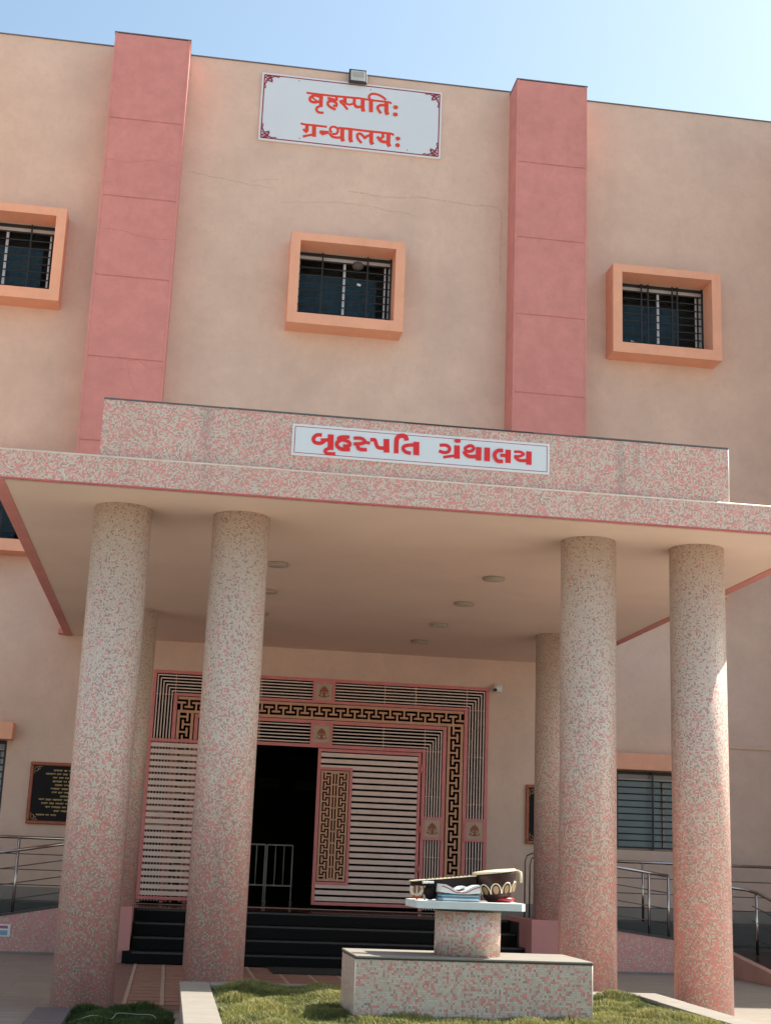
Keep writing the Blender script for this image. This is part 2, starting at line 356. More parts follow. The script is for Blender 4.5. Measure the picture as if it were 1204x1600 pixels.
GUJ = [[0.033,-1.185,5.671,-1.235,5.668,-1.268,5.632,-1.257,5.593,-1.207,5.582,-1.167,5.6,-1.154,5.619,-1.119,5.625],[0.031,-1.178,5.637,-1.174,5.599],[0.051,-1.095,5.685,-1.091,5.522],[0.029,-1.103,5.535,-1.138,5.521,-1.142,5.495,-1.11,5.48,-1.04,5.485],[0.03,-0.903,5.672,-0.972,5.669,-1.01,5.655,-1.006,5.638,-0.954,5.634,-0.904,5.616,-0.903,5.581,-0.965,5.572],[0.033,-0.992,5.636,-1.028,5.6,-1.02,5.561,-0.972,5.537,-0.893,5.54],[0.029,-0.86,5.664,-0.784,5.668,-0.745,5.64,-0.774,5.614,-0.858,5.603],[0.031,-0.819,5.597,-0.809,5.562,-0.776,5.55,-0.722,5.553],[0.026,-0.747,5.631,-0.692,5.623],[0.033,-0.689,5.662,-0.645,5.664,-0.629,5.627,-0.612,5.592,-0.579,5.583,-0.525,5.589],[0.051,-0.524,5.684,-0.518,5.54],[0.041,-0.419,5.54,-0.42,5.667,-0.408,5.712,-0.37,5.732,-0.329,5.723,-0.316,5.684],[0.031,-0.213,5.647,-0.296,5.636,-0.338,5.62,-0.348,5.593,-0.323,5.563,-0.268,5.552],[0.051,-0.214,5.678,-0.211,5.537],[0.03,0.029,5.662,0.093,5.669,0.131,5.644,0.122,5.603,0.078,5.589,0.023,5.601],[0.051,0.209,5.676,0.212,5.534],[0.024,0.07,5.538,0.187,5.563],[0.028,0.335,5.68,0.296,5.654,0.314,5.623,0.361,5.627,0.385,5.659,0.362,5.683,0.332,5.68],[0.033,0.282,5.619,0.312,5.579,0.351,5.567,0.423,5.575],[0.049,0.437,5.674,0.437,5.533],[0.049,0.526,5.676,0.526,5.532],[0.033,0.693,5.658,0.642,5.654,0.607,5.62,0.608,5.58,0.638,5.542,0.693,5.542],[0.029,0.665,5.604,0.727,5.608],[0.049,0.748,5.674,0.748,5.531],[0.025,0.81,5.656,0.878,5.66,0.909,5.638,0.873,5.613,0.811,5.606],[0.029,0.819,5.605,0.851,5.575,0.89,5.567,0.952,5.574],[0.049,0.967,5.672,0.967,5.529]]
GUJD = [[0.212,5.721,0.034,0.02]]
# ================================================================ SETTING
def struct(o): return tag(o, kind='structure')
struct(box('ground', None, PAVING, -300, 300, -150, 400, -.3, -.012))
struct(box('porch_floor', None, PORCH, -14, 14, 12.6, 23.8, -.2, 0))
# paved walkway of brown tiles between the canopy columns
walk = struct(box('walkway', None, plain('walkway_bed', (.20, .12, .10), .5), -3.02, 3.02, 14.72, 20.44, -.05, .004))
tiles = []
for i in range(15):
    for j in range(14):
        x = -2.72+i*.38; y = 15.08+j*.382
        box('tile', walk, TILEB, x, x+.325, y, y+.315, .006, .0125)
for i in range(16):
    x = -2.775+i*.38-.001
    box('tile_strip', walk, TILEL, x+.002, x+.045, 15.07, 20.42, .006, .0115)
# ================================================================ BUILDING
bld = tag(empty('library_building', (0, YW, 0)), 'tall peach plastered building front with two salmon pink pilasters', 'building')
ops = []
cx3 = [(-7.10+1.05, 'l'), (.03, 'c'), (6.05, 'r')]
CXW = [-6.06, .03, 6.06]
for c in CXW: ops.append((c-.875, c+.875, 10.98, 12.38))
for c in (CXW[0], CXW[2]): ops.append((c-.875, c+.875, 6.49, 7.89))
ops += [(-6.95, -5.16, 1.85, 3.2), (5.18, 6.95, 1.85, 3.2), (-2.877, 2.895, .70, 4.505)]
put('wall', wall_mesh(-14, 14, 0, 16.115, 0, .28, ops, WALL), bld, (0, YW, 0))
box('side_wall', bld, WALL, -14, -13.7, YW+.29, 44, 0, 16.1); box('side_wall', bld, WALL, 13.7, 14, YW+.29, 44, 0, 16.1)
put('rear_wall', wall_mesh(-14, 14, 0, 16.1, 0, .25, [(.2, .85, 3.55, 3.85), (1.3, 1.95, 3.55, 3.85)], WALL), bld, (0, 44.05, 0))
for s in (-1, 1):      # side wings standing forward beyond the picture edges
    a, b_ = sorted((s*9.3, s*24)); box('wing', bld, WALL, a, b_, 20.4, YW-.001 if 0 else YW-.03, -.1, 16.1)
box('roof_slab', bld, GRANITE, -13.69, 13.69, YW+.29, 44, 15.2, 15.4)
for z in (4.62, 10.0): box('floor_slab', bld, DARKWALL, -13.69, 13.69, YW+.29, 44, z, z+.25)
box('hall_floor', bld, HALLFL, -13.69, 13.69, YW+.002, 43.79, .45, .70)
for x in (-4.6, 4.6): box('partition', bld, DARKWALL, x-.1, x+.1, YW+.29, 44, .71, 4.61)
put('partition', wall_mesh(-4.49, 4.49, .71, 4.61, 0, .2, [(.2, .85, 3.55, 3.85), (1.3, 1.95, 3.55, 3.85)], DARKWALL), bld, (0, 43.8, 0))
for x in (.2, 1.3):
    for k in range(7): box('louvre', bld, plain('louvre_grey', (.2, .2, .2), .6), x, x+.65, 43.83, 43.90, 3.56+k*.042, 3.568+k*.042, rot=(rad(64), 0, 0))
box('coping', bld, COPING, -14, -4.47, YW-.02, YW+.3, 16.118, 16.135); box('coping', bld, COPING, -4.469, 4.469, YW-.02, YW+.3, 16.118, 16.135); box('coping', bld, COPING, 4.47, 14, YW-.02, YW+.3, 16.118, 16.135)
box('dado', bld, plain('dado_stone', (.27, .22, .19), .4, var=.1), -14, -2.9, YW-.02, YW-.002, 0, .90)
box('dado', bld, MATS['dado_stone'], 2.92, 14, YW-.02, YW-.002, 0, .90)
# horizontal ledge on the right
box('ledge', bld, WALL, 7.14, 14, YW-.03, YW-.002, 3.665, 3.725, .006)
# pilasters, built of rendered panels with recessed joints
GZ = [16.40, 14.329, 12.80, 11.280, 9.769, 8.257, 6.75, 5.30, 0.02]
YP = 23.238
for s in (-1, 1):
    a, b_ = sorted((s*3.085, s*4.454))
    pil = box('pilaster', bld, SALMON, a+.012, b_-.012, YP+.014, YW-.001, 5.28, 16.04)
    zs = [16.05, 14.329, 12.80, 11.280, 9.769, 8.257, 6.75, 5.28]
    for i in range(len(zs)-1):
        # joints stop a hand's width short of the corner
        V = []; F = []
        x0, x1, z0, z1 = a, b_, zs[i+1], zs[i]
        g = .011; e = .045
        box('pilaster_panel', pil, SALMON, x0+e, x1-e, YP, YP+.012, z0+g, z1-g, .003)
    box('corner_strip', pil, SALMON, a, a+e-.0005, YP-.0005, YW-.002, 5.28, 16.048); box('corner_strip', pil, SALMON, b_-e+.0005, b_, YP-.0005, YW-.002, 5.28, 16.048)
    box('pilaster_coping', pil, COPING, a-.012, b_+.012, YP-.010, YW-.001, 16.052, 16.068)
# cracks and repaired lines in the plaster
def crack(name, parent, mat, pts, w, y, jit=.02):
    P = []
    for i in range(len(pts)-1):
        (a, b_), (c, d) = pts[i], pts[i+1]; n = max(2, int(math.hypot(c-a, d-b_)/.09))
        for k in range(n): t = k/n; P.append((a+(c-a)*t+random.uniform(-jit, jit)*.4, b_+(d-b_)*t+random.uniform(-jit, jit)))
    P.append(pts[-1]); V = []; F = []
    ribbon(V, F, P, w, y, .002, False); put(name, mesh(name, V, F, mat), parent, (0, 0, 0))
crack('plaster_crack', bld, CRACK, [(0.03, 13.68), (.7, 13.62), (1.5, 13.70), (2.3, 13.64), (2.8, 13.66), (2.93, 13.60), (2.97, 13.4), (2.95, 12.9), (2.96, 12.1)], .022, YW-.0022, .012)
crack('plaster_crack', bld, CRACK, [(-2.95, 13.72), (-2.3, 13.66), (-1.9, 13.60), (-1.34, 13.56)], .014, YW-.0022)
crack('plaster_crack', bld, CRACK, [(-1.9, 13.60), (-1.7, 13.72), (-1.3, 13.75)], .012, YW-.0026)
crack('plaster_crack', bld, CRACK, [(-1.25, 13.3), (-.2, 13.42), (.4, 13.4), (1.4, 13.30)], .009, YW-.0022)
for pts in ([(-4.40, 13.50), (-4.0, 13.47), (-3.6, 13.56), (-3.16, 13.50)], [(-4.38, 12.16), (-3.95, 12.14), (-3.62, 12.05), (-3.14, 12.06)],
            [(-4.10, 9.46), (-3.95, 9.55), (-3.72, 9.57), (-3.72, 9.75), (-3.55, 9.76), (-3.32, 9.60), (-3.12, 9.66), (-2.6-.5, 9.56)], [(-3.71, 9.56), (-3.66, 9.4), (-3.56, 9.2)]):
    crack('plaster_crack', bld, CRACKP, pts, .011, YP-.0022, .014)
# ---- windows
def window(cx, z0, z1, hood=True, half=.875, curtain=TEAL, vb=(-.42, .42), nb=9, teal_top=.74, gap=0.):
    """opening z0..z1; projecting painted surround, aluminium sliding frame, iron grille"""
    x0, x1 = cx-half, cx+half; zc = (z0+z1)/2
    if hood:
        V = []; F = []; d = .45; o = (cx-1.05, cx+1.05, z0-.20, z1+.15); i_ = (x0, x1, z0, z1)
        me = wall_mesh(o[0]-cx, o[1]-cx, o[2]-zc, o[3]-zc, -d, d-.001, [(x0-cx, x1-cx, z0-zc, z1-zc)], PEACH)
        # underside
        import bmesh
        bm = bmesh.new(); bm.from_mesh(me)
        vs2 = [bm.verts.new(v) for v in ((o[0]-cx, -d, o[2]-zc), (o[1]-cx, -d, o[2]-zc), (o[1]-cx, -.001, o[2]-zc), (o[0]-cx, -.001, o[2]-zc))]
        bm.faces.new(vs2); bm.to_mesh(me); bm.free()
        w = put('window', me, bld, (cx, YW, zc))
    else:
        w = box('window', bld, PEACH, x0-.10, x1+.10, YW-.30, YW-.001, z1+.001, z1+.28, .006)
    fy = YW+.10; FR = ALU if hood else DSTEEL; cy = .16 if hood else .03
    box('window_frame', w, FR, x0, x1, fy, fy+.05, z1-.125, z1-.055)
    box('window_frame', w, FR, x0, x1, fy, fy+.05, z0, z0+.04)
    box('head_shade_strip', w, BLACK, x0+.001, x1-.001, fy-.03, fy+.05, z1-.054, z1-.001)  # black strip painting in the shadow at the top of the opening
    for xx in (x0, x1-.05): box('window_frame', w, FR, xx, xx+.05, fy, fy+.05, z0+.041, z1-.161)
    box('window_frame', w, FR, cx-.022, cx+.022, fy-.02, fy+.03, z0+.041, z1-.161)
    box('window_frame', w, FR, x1-.13, x1-.10, fy-.005, fy+.02, z0+.041, z1-.161)
    box('pane', w, GLASS, x0+.051, cx-.023, fy+.012, fy+.018, z0+.042, z1-.162)
    box('pane', w, GLASS, cx+.023, x1-.131, fy+.014, fy+.020, z0+.042, z1-.162)
    box('curtain', w, curtain, x0+.02, x1-.25+gap, fy+cy, fy+cy+.01, z0-.1, z0+(z1-z0)*teal_top)
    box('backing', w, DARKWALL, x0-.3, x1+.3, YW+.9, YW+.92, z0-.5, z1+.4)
    gy = YW+.015
    for k in range(nb):
        z = z0+.05+(z1-z0-.22)*k/(nb-1)
        tube('grille_bar', w, BLACK, [(x0+.01, gy, z), (x1-.01, gy, z)], .0125, 6)
    for v in vb: box('grille_bar', w, BLACK, cx+v-.014, cx+v+.014, gy-.012, gy+.012, z0+.01, z1-.01)
    for xx in (x0+.02, x1-.02): box('grille_bar', w, BLACK, xx-.015, xx+.015, gy-.012, gy+.012, z0+.01, z1-.01)
    return w
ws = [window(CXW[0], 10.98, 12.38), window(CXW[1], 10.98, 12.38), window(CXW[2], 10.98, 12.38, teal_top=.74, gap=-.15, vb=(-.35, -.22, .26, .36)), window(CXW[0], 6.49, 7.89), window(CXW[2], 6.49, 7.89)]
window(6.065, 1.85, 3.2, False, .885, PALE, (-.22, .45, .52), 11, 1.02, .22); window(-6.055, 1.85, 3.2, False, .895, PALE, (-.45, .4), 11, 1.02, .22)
for cx, pts in ((.03, [(-.47, 11.13), (.28, 11.85)]), (6.06, [(-.5, 11.22), (.18, 11.05)])):
    for dx, z in pts: box('sticker', ws[1] if cx < 1 else ws[2], WHITE, cx+dx-.035, cx+dx+.035, YW+.105, YW+.108, z-.022, z+.022, rot=(0, .3, 0))
# pigeon-grey clutter on the frame of the middle window
lathe('vent_fan', ws[1], plain('dusty_grey', (.10, .085, .085), .9), [(.02, -.08), (.09, -.05), (.11, 0), (.08, .06), (.01, .08)], (.27, YW+.06, 12.20), 14)
# ================================================================ ENTRANCE SCREEN
scr = tag(empty('entrance_screen', (0, YW, .7)), 'pink and cream metal lattice screen with fretwork band framing the doorway', 'gate screen')
SY0, SY1 = YW-.02, YW+.03
CXS = .009
def band_frame(lo, hi, zt0, zt1, mat, y0=SY0, y1=SY1, zb=.72, name='frame_bar'):
    box(name, scr, mat, CXS-hi, CXS+hi, y0, y1, zt0, zt1)
    for s in (-1, 1):
        a, b_ = sorted((s*lo, s*hi)); box(name, scr, mat, CXS+a, CXS+b_, y0, y1, zb, zt0-.001)
band_frame(2.832, 2.886, 4.450, 4.503, FPINK); band_frame(2.460, 2.523, 4.083, 4.128, FPINK)
band_frame(2.092, 2.152, 3.735, 3.792, FPINK); band_frame(1.745, 1.803, 3.334, 3.388, FPINK)
def slats(lo, hi, zl, zh, n=6):
    for i in range(n):
        t = (i+.5)/n; h = lo+(hi-lo)*t; z = zl+(zh-zl)*t; w = .0095
        box('slat', scr, FCREAM, CXS-h-w, CXS+h+w, SY0+.012, SY0+.022, z-w, z+w)
        for s in (-1, 1): box('slat', scr, FCREAM, CXS+s*h-w, CXS+s*h+w, SY0+.012, SY0+.022, .74, z-w-.001)
slats(2.530, 2.828, 4.134, 4.446); slats(1.808, 2.088, 3.392, 3.731)
for x in (-2.5, -1.6, -1.06, 1.06, 1.6, 2.5): box('tie_bar', scr, FTAN, CXS+x-.006, CXS+x+.006, SY0+.023, SY0+.03, 4.129, 4.449)
for x in (-1.78, -1.06, 1.06, 1.78): box('tie_bar', scr, FTAN, CXS+x-.006, CXS+x+.006, SY0+.023, SY0+.03, 3.389, 3.734)
for z in (1.0, 1.6, 2.5, 3.3, 4.1):
    for s in (-1, 1): box('tie_bar', scr, FTAN, *sorted((CXS+s*2.524, CXS+s*2.831)), SY0+.031, SY0+.037, z-.006, z+.006)
for z in (1.0, 1.6, 2.6, 3.36):
    for s in (-1, 1): box('tie_bar', scr, FTAN, *sorted((CXS+s*1.804, CXS+s*2.091)), SY0+.031, SY0+.037, z-.006, z+.006)
def fret(parent, x0, x1, z0, z1, horiz, P, y0, y1, mat, flip=False, rail=.047, st=.032, head=.147, ht=.034):
    """interlocking T fretwork inside the rectangle"""
    L, Wd = (x1-x0, z1-z0) if horiz else (z1-z0, x1-x0)
    def bx(s0, s1, t0, t1, nm='fret_bar'):
        if flip: t0, t1 = Wd-t1, Wd-t0
        if horiz: box(nm, parent, mat, x0+s0, x0+s1, y0, y1, z0+t0, z0+t1)
        else: box(nm, parent, mat, x0+t0, x0+t1, y0, y1, z0+s0, z0+s1)
    r = rail; n = round(L/P); P = L/n; body = Wd-2*r; k = body
    bx(0, L, 0, r-.0005); bx(0, L, Wd-r+.0005, Wd)
    gap = (body-2*ht)/3.
    for i in range(n):
        c = (i+.25)*P; bx(c-st/2, c+st/2, r, r+gap+ht+gap); bx(c-head*P/.25/2, c+head*P/.25/2, r+2*gap+ht, r+2*gap+2*ht-.0005)
        c = (i+.75)*P; bx(c-st/2, c+st/2, r+gap+ht, r+body); bx(c-head*P/.25/2, c+head*P/.25/2, r+gap, r+gap+ht-.0005)
FY0, FY1 = SY0+.005, SY0+.03
fret(scr, CXS-2.445, CXS+2.445, 3.802, 4.072, True, .248, FY0, FY1, FTAN)
fret(scr, CXS+2.172, CXS+2.445, .74, 3.801, False, .248, FY0, FY1, FTAN); fret(scr, CXS-2.445, CXS-2.172, .74, 3.801, False, .248, FY0, FY1, FTAN, True)
def emblem(x, z, s):
    f = [(-s-.045, s+.045, s, s+.045), (-s-.045, s+.045, -s-.045, -s), (-s-.045, -s, -s+.001, s-.001), (s, s+.045, -s+.001, s-.001)]
    for a, b_, c, d in f: box('emblem_frame', scr, FPINK, x+a, x+b_, SY0-.014, SY1-.01, z+c, z+d)
    p = box('emblem_panel', scr, EMBBG, x-s, x+s, SY0-.004, SY0+.012, z-s, z+s)
    k = s/.15
    half = [(0, .105), (.018, .085), (.045, .07), (.05, .045), (.075, .035), (.06, .015), (.085, -.005), (.06, -.01), (.055, -.03), (.075, -.05), (.095, -.06), (.09, -.08), (.06, -.075), (.05, -.095), (.02, -.09), (.0, -.1)]
    poly = [(a*k, b_*k) for a, b_ in half]+[(-a*k, b_*k) for a, b_ in half[-2:0:-1]]
    prism('emblem', p, EMB, poly, -.014, 0, (x, SY0-.004, z))
    for dx, dz, r in ((-.045, -.055, .022), (.045, -.055, .022), (0, .02, .03), (-.03, -.01, .014), (.03, -.01, .014)):
        V, F = [], []; disc(V, F, 0, 0, r*k, r*k, -.019, .006, 12); 
        put('emblem_boss', mesh('boss', V, F, EMB if dz > 0 else EMBBG), p, (x+dx*k, SY0-.004, z+dz*k))
emblem(.013, 4.277, .145); emblem(.003, 3.563, .142)
for s in (-1, 1):
    emblem(CXS+s*1.946, 2.07, .143); emblem(CXS+s*2.676, 2.07, .143)
# ---- gate leaves
def leaf(x0, x1, z0, z1, y0, label, inset=None):
    r = tag(empty('gate_leaf', ((x0+x1)/2, y0, z0)), label, 'gate')
    y1 = y0+.04; f = .052
    box('frame_bar', r, FPINK, x0, x1, y0, y1, z1-f, z1, .004); box('frame_bar', r, FPINK, x0, x1, y0, y1, z0, z0+f, .004)
    box('frame_bar', r, FPINK, x0, x0+f, y0, y1, z0+f+.001, z1-f-.001, .004); box('frame_bar', r, FPINK, x1-f, x1, y0, y1, z0+f+.001, z1-f-.001, .004)
    n = int((z1-z0-2*f)/.0995); p = (z1-z0-2*f)/n
    for i in range(n):
        z = z0+f+p*(i+.5); a = x0+f+.001; b_ = x1-f-.001
        if inset and inset[2]+.012 < z < inset[3]-.012: a = inset[1]+.001
        box('slat', r, FCREAM, a, b_, y0+.006, y0+.03, z-.034, z+.034, .003)
    if inset:
        a, b_, c, d = inset; g = .045
        pn = box('fret_panel', r, FPINK, a, b_, y0-.008, y0+.0055, d-g, d); box('panel_edge', pn, FPINK, a, b_, y0-.008, y0+.0055, c, c+g)
        box('panel_edge', pn, FPINK, a, a+g*.5, y0-.008, y0+.0055, c+g+.001, d-g-.001); box('panel_edge', pn, FPINK, b_-g, b_, y0-.008, y0+.0055, c+g+.001, d-g-.001)
        a += g*.5+.012; b_ -= g+.012; c += g+.012; d -= g+.012
        m = (a+b_)/2; fy0, fy1 = y0-.004, y0+.0052
        box('panel_edge', pn, FTAN, a, b_, fy0, fy1, d-.035, d); box('panel_edge', pn, FTAN, a, b_, fy0, fy1, c, c+.035)
        fret(pn, a, m-.036, c+.036, d-.036, False, .18, fy0, fy1, FTAN, False, .034, .026, .152, .030)
        fret(pn, m+.036, b_, c+.036, d-.036, False, .18, fy0, fy1, FTAN, True, .034, .026, .152, .030)
        for q in range(10):
            z = c+.04+(d-c-.08)*q/9.; box('fret_bar', pn, FTAN, m-.0355, m+.0355, fy0+.003, fy1-.0005, z-.012, z+.012)
        box('fret_bar', pn, FTAN, m-.012, m+.012, fy0+.004, fy1-.002, c+.036, d-.036)
    return r
lf = leaf(-.035, 1.735, .765, 3.325, YW-.012, 'cream slatted gate leaf with a fretwork panel, shut across the right half of the doorway', (.0, .562, 1.095, 3.015))
for z in (1.4, 2.05, 3.05): tube('hinge', lf, FPINK, [(1.742, YW-.03, z-.06), (1.742, YW-.03, z+.06)], .02, 8)
leaf(-2.885, -1.745, .765, 3.352, YW-.10, 'plain cream slatted gate leaf standing open at the left of the doorway')
# ================================================================ STEPS, LANDING
stp = tag(empty('entrance_steps', (0, 20.45, 0)), 'four black granite steps leading up to the entrance doorway', 'steps')
box('step', stp, BLKST, -2.95, 2.95, 20.45, 20.90, .012, .175, .006); box('step', stp, BLKST, -2.84, 2.84, 20.90, 21.349, .012, .35, .006)
box('step', stp, BLKST, -2.835, 2.835, 21.35, 21.799, .012, .525, .006); box('step', stp, BLKST, -2.83, 2.83, 21.80, 22.10, .012, .700, .006)
for i, z in enumerate((.175, .35, .525, .70)): box('nosing', stp, DGREY, -2.82, 2.82, 20.443+i*.45, 20.449+i*.45, z-.03, z-.004)
land = struct(box('landing', None, HALLFL, -3.75, 3.6, 22.11, YW-.025, 0, .695))
struct(box('landing', None, DGREY, -9, -3.751, 23.02, YW-.025, 0, .695)); struct(box('landing', None, DGREY, 3.601, 9, 23.02, YW-.025, 0, .695))
struct(box('landing', None, DGREY, -3.75, -2.84, 21.951, 22.108, 0, .694)); struct(box('landing', None, DGREY, 2.84, 3.6, 21.31, 22.108, 0, .694))
def ramp2(name, label, x0, x1, y0, yb, zt0, zt1, mat=MOSRAMP):
    r = tag(empty(name, ((x0+x1)/2, y0, 0)), label, 'ramp')
    poly = [(x0, .001), (x1, .001), (x1, zt1), (x0, zt0)]
    prism('ramp_wall', r, mat, poly, y0, y0+.15)
    prism('ramp_deck', r, DGREY, poly, y0+.151, yb)
    prism('ramp_edge', r, DGREY, [(x0, zt0+.002), (x1, zt1+.002), (x1, zt1+.035), (x0, zt0+.035)], y0-.012, y0+.16)
    prism('wall_base', r, GRANITE, [(x0, .002), (x1, .002), (x1, .03), (x0, .03)], y0-.012, y0-.001)
    return r
ramp2('access_ramp', 'low pink mosaic sided ramp rising behind the left outer column', -6.6, -3.752, 21.92, 23.0, .19, .70)
rr = ramp2('access_ramp', 'pink mosaic sided ramp sloping down behind the right outer column', 3.602, 6.20, 21.30, 23.0, .70, .40)
# second flight on the right, coming forwards
V = [(6.10, 16.2, .001), (6.10, 21.29, .001), (6.10, 21.29, .40), (6.10, 16.2, .001), ]
def sideramp(parent, name, mat, x0, x1, pts):     # polygon in y,z pushed along x
    n = len(pts); V = [(x0, y, z) for y, z in pts]+[(x1, y, z) for y, z in pts]
    F = [tuple(range(n)), tuple(range(2*n-1, n-1, -1))]+[(i, i+n, (i+1) % n+n, (i+1) % n) for i in range(n)]
    put(name, mesh(name, V, F, mat), parent, (0, 0, 0))
sideramp(rr, 'ramp_wall', plain('ramp_side_plaster', (.50, .27, .21), .7, var=.1), 6.10, 6.22, [(18.6, .002), (21.28, .002), (21.28, .36), (18.6, .05)])
sideramp(rr, 'ramp_deck', BLKST, 6.222, 7.6, [(18.6, .002), (21.6, .002), (21.6, .36), (21.2, .35), (18.6, .05)])
box('ramp_turn', rr, DGREY, 6.222, 7.6, 21.601, 23.0, .002, .36)
# ---- railings
def railing(label, rails, posts, balls=()):
    xs = [p[0] for r in rails for p in r[0]]; ys = [p[1] for r in rails for p in r[0]]
    r = tag(empty('handrail', (sum(xs)/len(xs), sum(ys)/len(ys), posts[0][2])), label, 'railing', 'steel railings of the ramps')
    for pts, rad_, nm in rails: tube(nm, r, STEEL if rad_ > .015 else DSTEEL, pts, rad_, 10)
    for x, y, z0, z1 in posts: tube('post', r, STEEL, [(x, y, z0), (x, y, z1)], .022, 10)
    return r
H = 'top_rail'; L_ = 'lower_rail'
railing('level steel railing along the wall behind the left column', [([(-9, 23.1, 1.66), (-3.3, 23.1, 1.66)], .026, H)]+[([(-9, 23.1, z), (-3.3, 23.1, z)], .008, L_) for z in (1.41, 1.175, .945)], [(x, 23.1, .70, 1.64) for x in (-8.4, -6.6, -4.74, -3.35)])
zl = lambda x, z: z+(x+4.0)*.17
railing('sloping steel railing of the ramp at the left edge', [([(-6.6, 21.99, zl(-6.6, 1.575)), (-3.6, 21.99, zl(-3.6, 1.575))], .026, H)]+[([(-6.6, 21.99, zl(-6.6, z)), (-3.6, 21.99, zl(-3.6, z))], .008, L_) for z in (1.335, 1.10, .87)], [(x, 21.99, zl(x, .68), zl(x, 1.55)) for x in (-5.9, -4.63, -3.62)])
railing('level steel railing along the wall below the barred right window', [([(3.8, 23.1, 1.648), (9, 23.1, 1.648)], .026, H)]+[([(3.8, 23.1, z), (9, 23.1, z)], .008, L_) for z in (1.39, 1.145, .92)], [(x, 23.1, .70, 1.63) for x in (3.85, 5.4, 6.75, 8.4)])
zr = lambda x, z: z-(x-4.4)*.125
railing('sloping steel railing of the ramp between the two right front columns', [([(3.7, 21.37, zr(3.7, 1.551)), (5.22, 21.37, zr(5.22, 1.551))], .026, H)]+[([(3.7, 21.37, zr(3.7, z)), (5.22, 21.37, zr(5.22, z))], .008, L_) for z in (1.295, 1.06, .843)], [(x, 21.37, zr(x, .60), zr(x, 1.53)) for x in (3.72, 4.91, 5.22)])
railing('steel handrail bending down beside the black ramp at the right edge', [([(5.6, 21.2, 1.37), (6.15, 21.2, 1.31), (6.42, 21.2, 1.285), (6.46, 20.9, 1.25), (6.46, 18.7, .86)], .026, H)]+[([(5.6, 21.2, z+.03), (6.2, 21.2, z)], .008, L_) for z in (1.07, .83, .60)]+[([(6.46, 21.1, z), (6.46, 18.7, z-.40)], .008, L_) for z in (1.05, .83, .60)], [(6.46, 20.95, .34, 1.25), (6.46, 18.8, .07, .86), (5.62, 21.2, .48, 1.36)])
# small looped hand hold near the wall plaque
t = tag(empty('grab_rail', (3.3, 22.9, .70)), 'thin looped steel rail standing by the right wall plaque', 'railing')
for k in (0, 1):
    r0 = .09*k; tube('rail_loop', t, DSTEEL, [(3.34+r0*.9, 22.9, .70), (3.34+r0*.9, 22.9, 1.60-r0*.7), (3.37+r0*.8, 22.9, 1.68-r0*.8), (3.45, 22.9, 1.72-r0*.8), (3.9, 22.9, 1.72-r0*.8)], .012, 8)
# ================================================================ CANOPY
can = tag(empty('entrance_canopy', (0, 13.5, 0)), 'flat mosaic fronted entrance canopy carried on round tiled columns', 'canopy')
CX0, CX1, CY0 = -4.40, 4.43, 13.481
box('roof_slab', can, SOFFIT, CX0+.13, CX1-.13, CY0+.13, YW-.003, 4.995, 5.24)
box('front_fascia', can, MOS, CX0, CX1, CY0, CY0+.129, 4.988, 5.27)
for a, b_ in ((CX0, CX0+.129), (CX1-.129, CX1)): box('side_fascia', can, SALMON, a, b_, CY0+.13, YW-.003, 4.988, 5.27)
box('drip_line', can, plain('pink_grout', (.50, .12, .11), .7), CX0, CX1, CY0-.004, CY0+.02, 4.972, 4.987)
box('roof_screed', can, GRANITE, CX0+.13, CX1-.13, CY0+.13, YW-.003, 5.241, 5.262)
box('fixing_lug', can, SALMON, CX0-.10, CX0-.001, YW-.18, YW-.004, 5.0, 5.08)
TRIM = plain('edge_trim_cream', (.72, .62, .52), .5, var=.1, vs_=6)
tube('edge_trim', can, TRIM, [(CX0, CY0+.006, 5.268), (-1.6, CY0+.004, 5.270), (-1.58, CY0+.008, 5.267), (2.1, CY0+.005, 5.270), (CX1, CY0+.006, 5.269)], .0105, 8)
# parapet above
PX0, PX1, PY = -3.372, 3.135, 13.53
par = box('parapet', can, MOS, PX0, PX1, PY, PY+.22, 5.271, 5.872)
for a, b_ in ((PX0, PX0+.2), (PX1-.2, PX1)): box('parapet_return', can, MOS, a, b_, PY+.221, PY+3.0, 5.271, 5.872)
xs = [PX0-.004, -2.15, -.35, .35, 1.02, 1.5, 2.4, PX1+.002]
for i in range(len(xs)-1):
    dz = random.uniform(-.006, .004); box('parapet_coping', can, SLATE if i not in (2, 3) else DGREY, xs[i]+.002, xs[i+1]-.002, PY-.006, PY+.225, 5.873+dz, 5.889+dz)
tube('edge_trim', can, TRIM, [(PX1-.004, PY+.003, 5.27), (PX1-.004, PY+.003, 5.868)], .010, 8)
# columns
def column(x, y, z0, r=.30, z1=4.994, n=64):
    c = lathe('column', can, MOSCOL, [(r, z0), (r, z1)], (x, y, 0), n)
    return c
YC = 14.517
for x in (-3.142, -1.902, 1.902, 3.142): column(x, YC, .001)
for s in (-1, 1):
    column(s*3.20+.07, 20.88, .762)
    a, b_ = sorted((s*2.862, s*3.52)); box('column_plinth', can, plain('pink_plinth', (.56, .24, .22), .6, var=.06), a, b_, 20.56, 21.30 if s > 0 else 21.94, .001, .761, .006)
for s, y0 in ((-1, 21.941), (1, 21.301)):
    a, b_ = sorted((s*2.862, s*2.96)); box('column_plinth', can, MATS['pink_plinth'], a, b_, y0, 22.1, .70 if 0 else .001, .761)
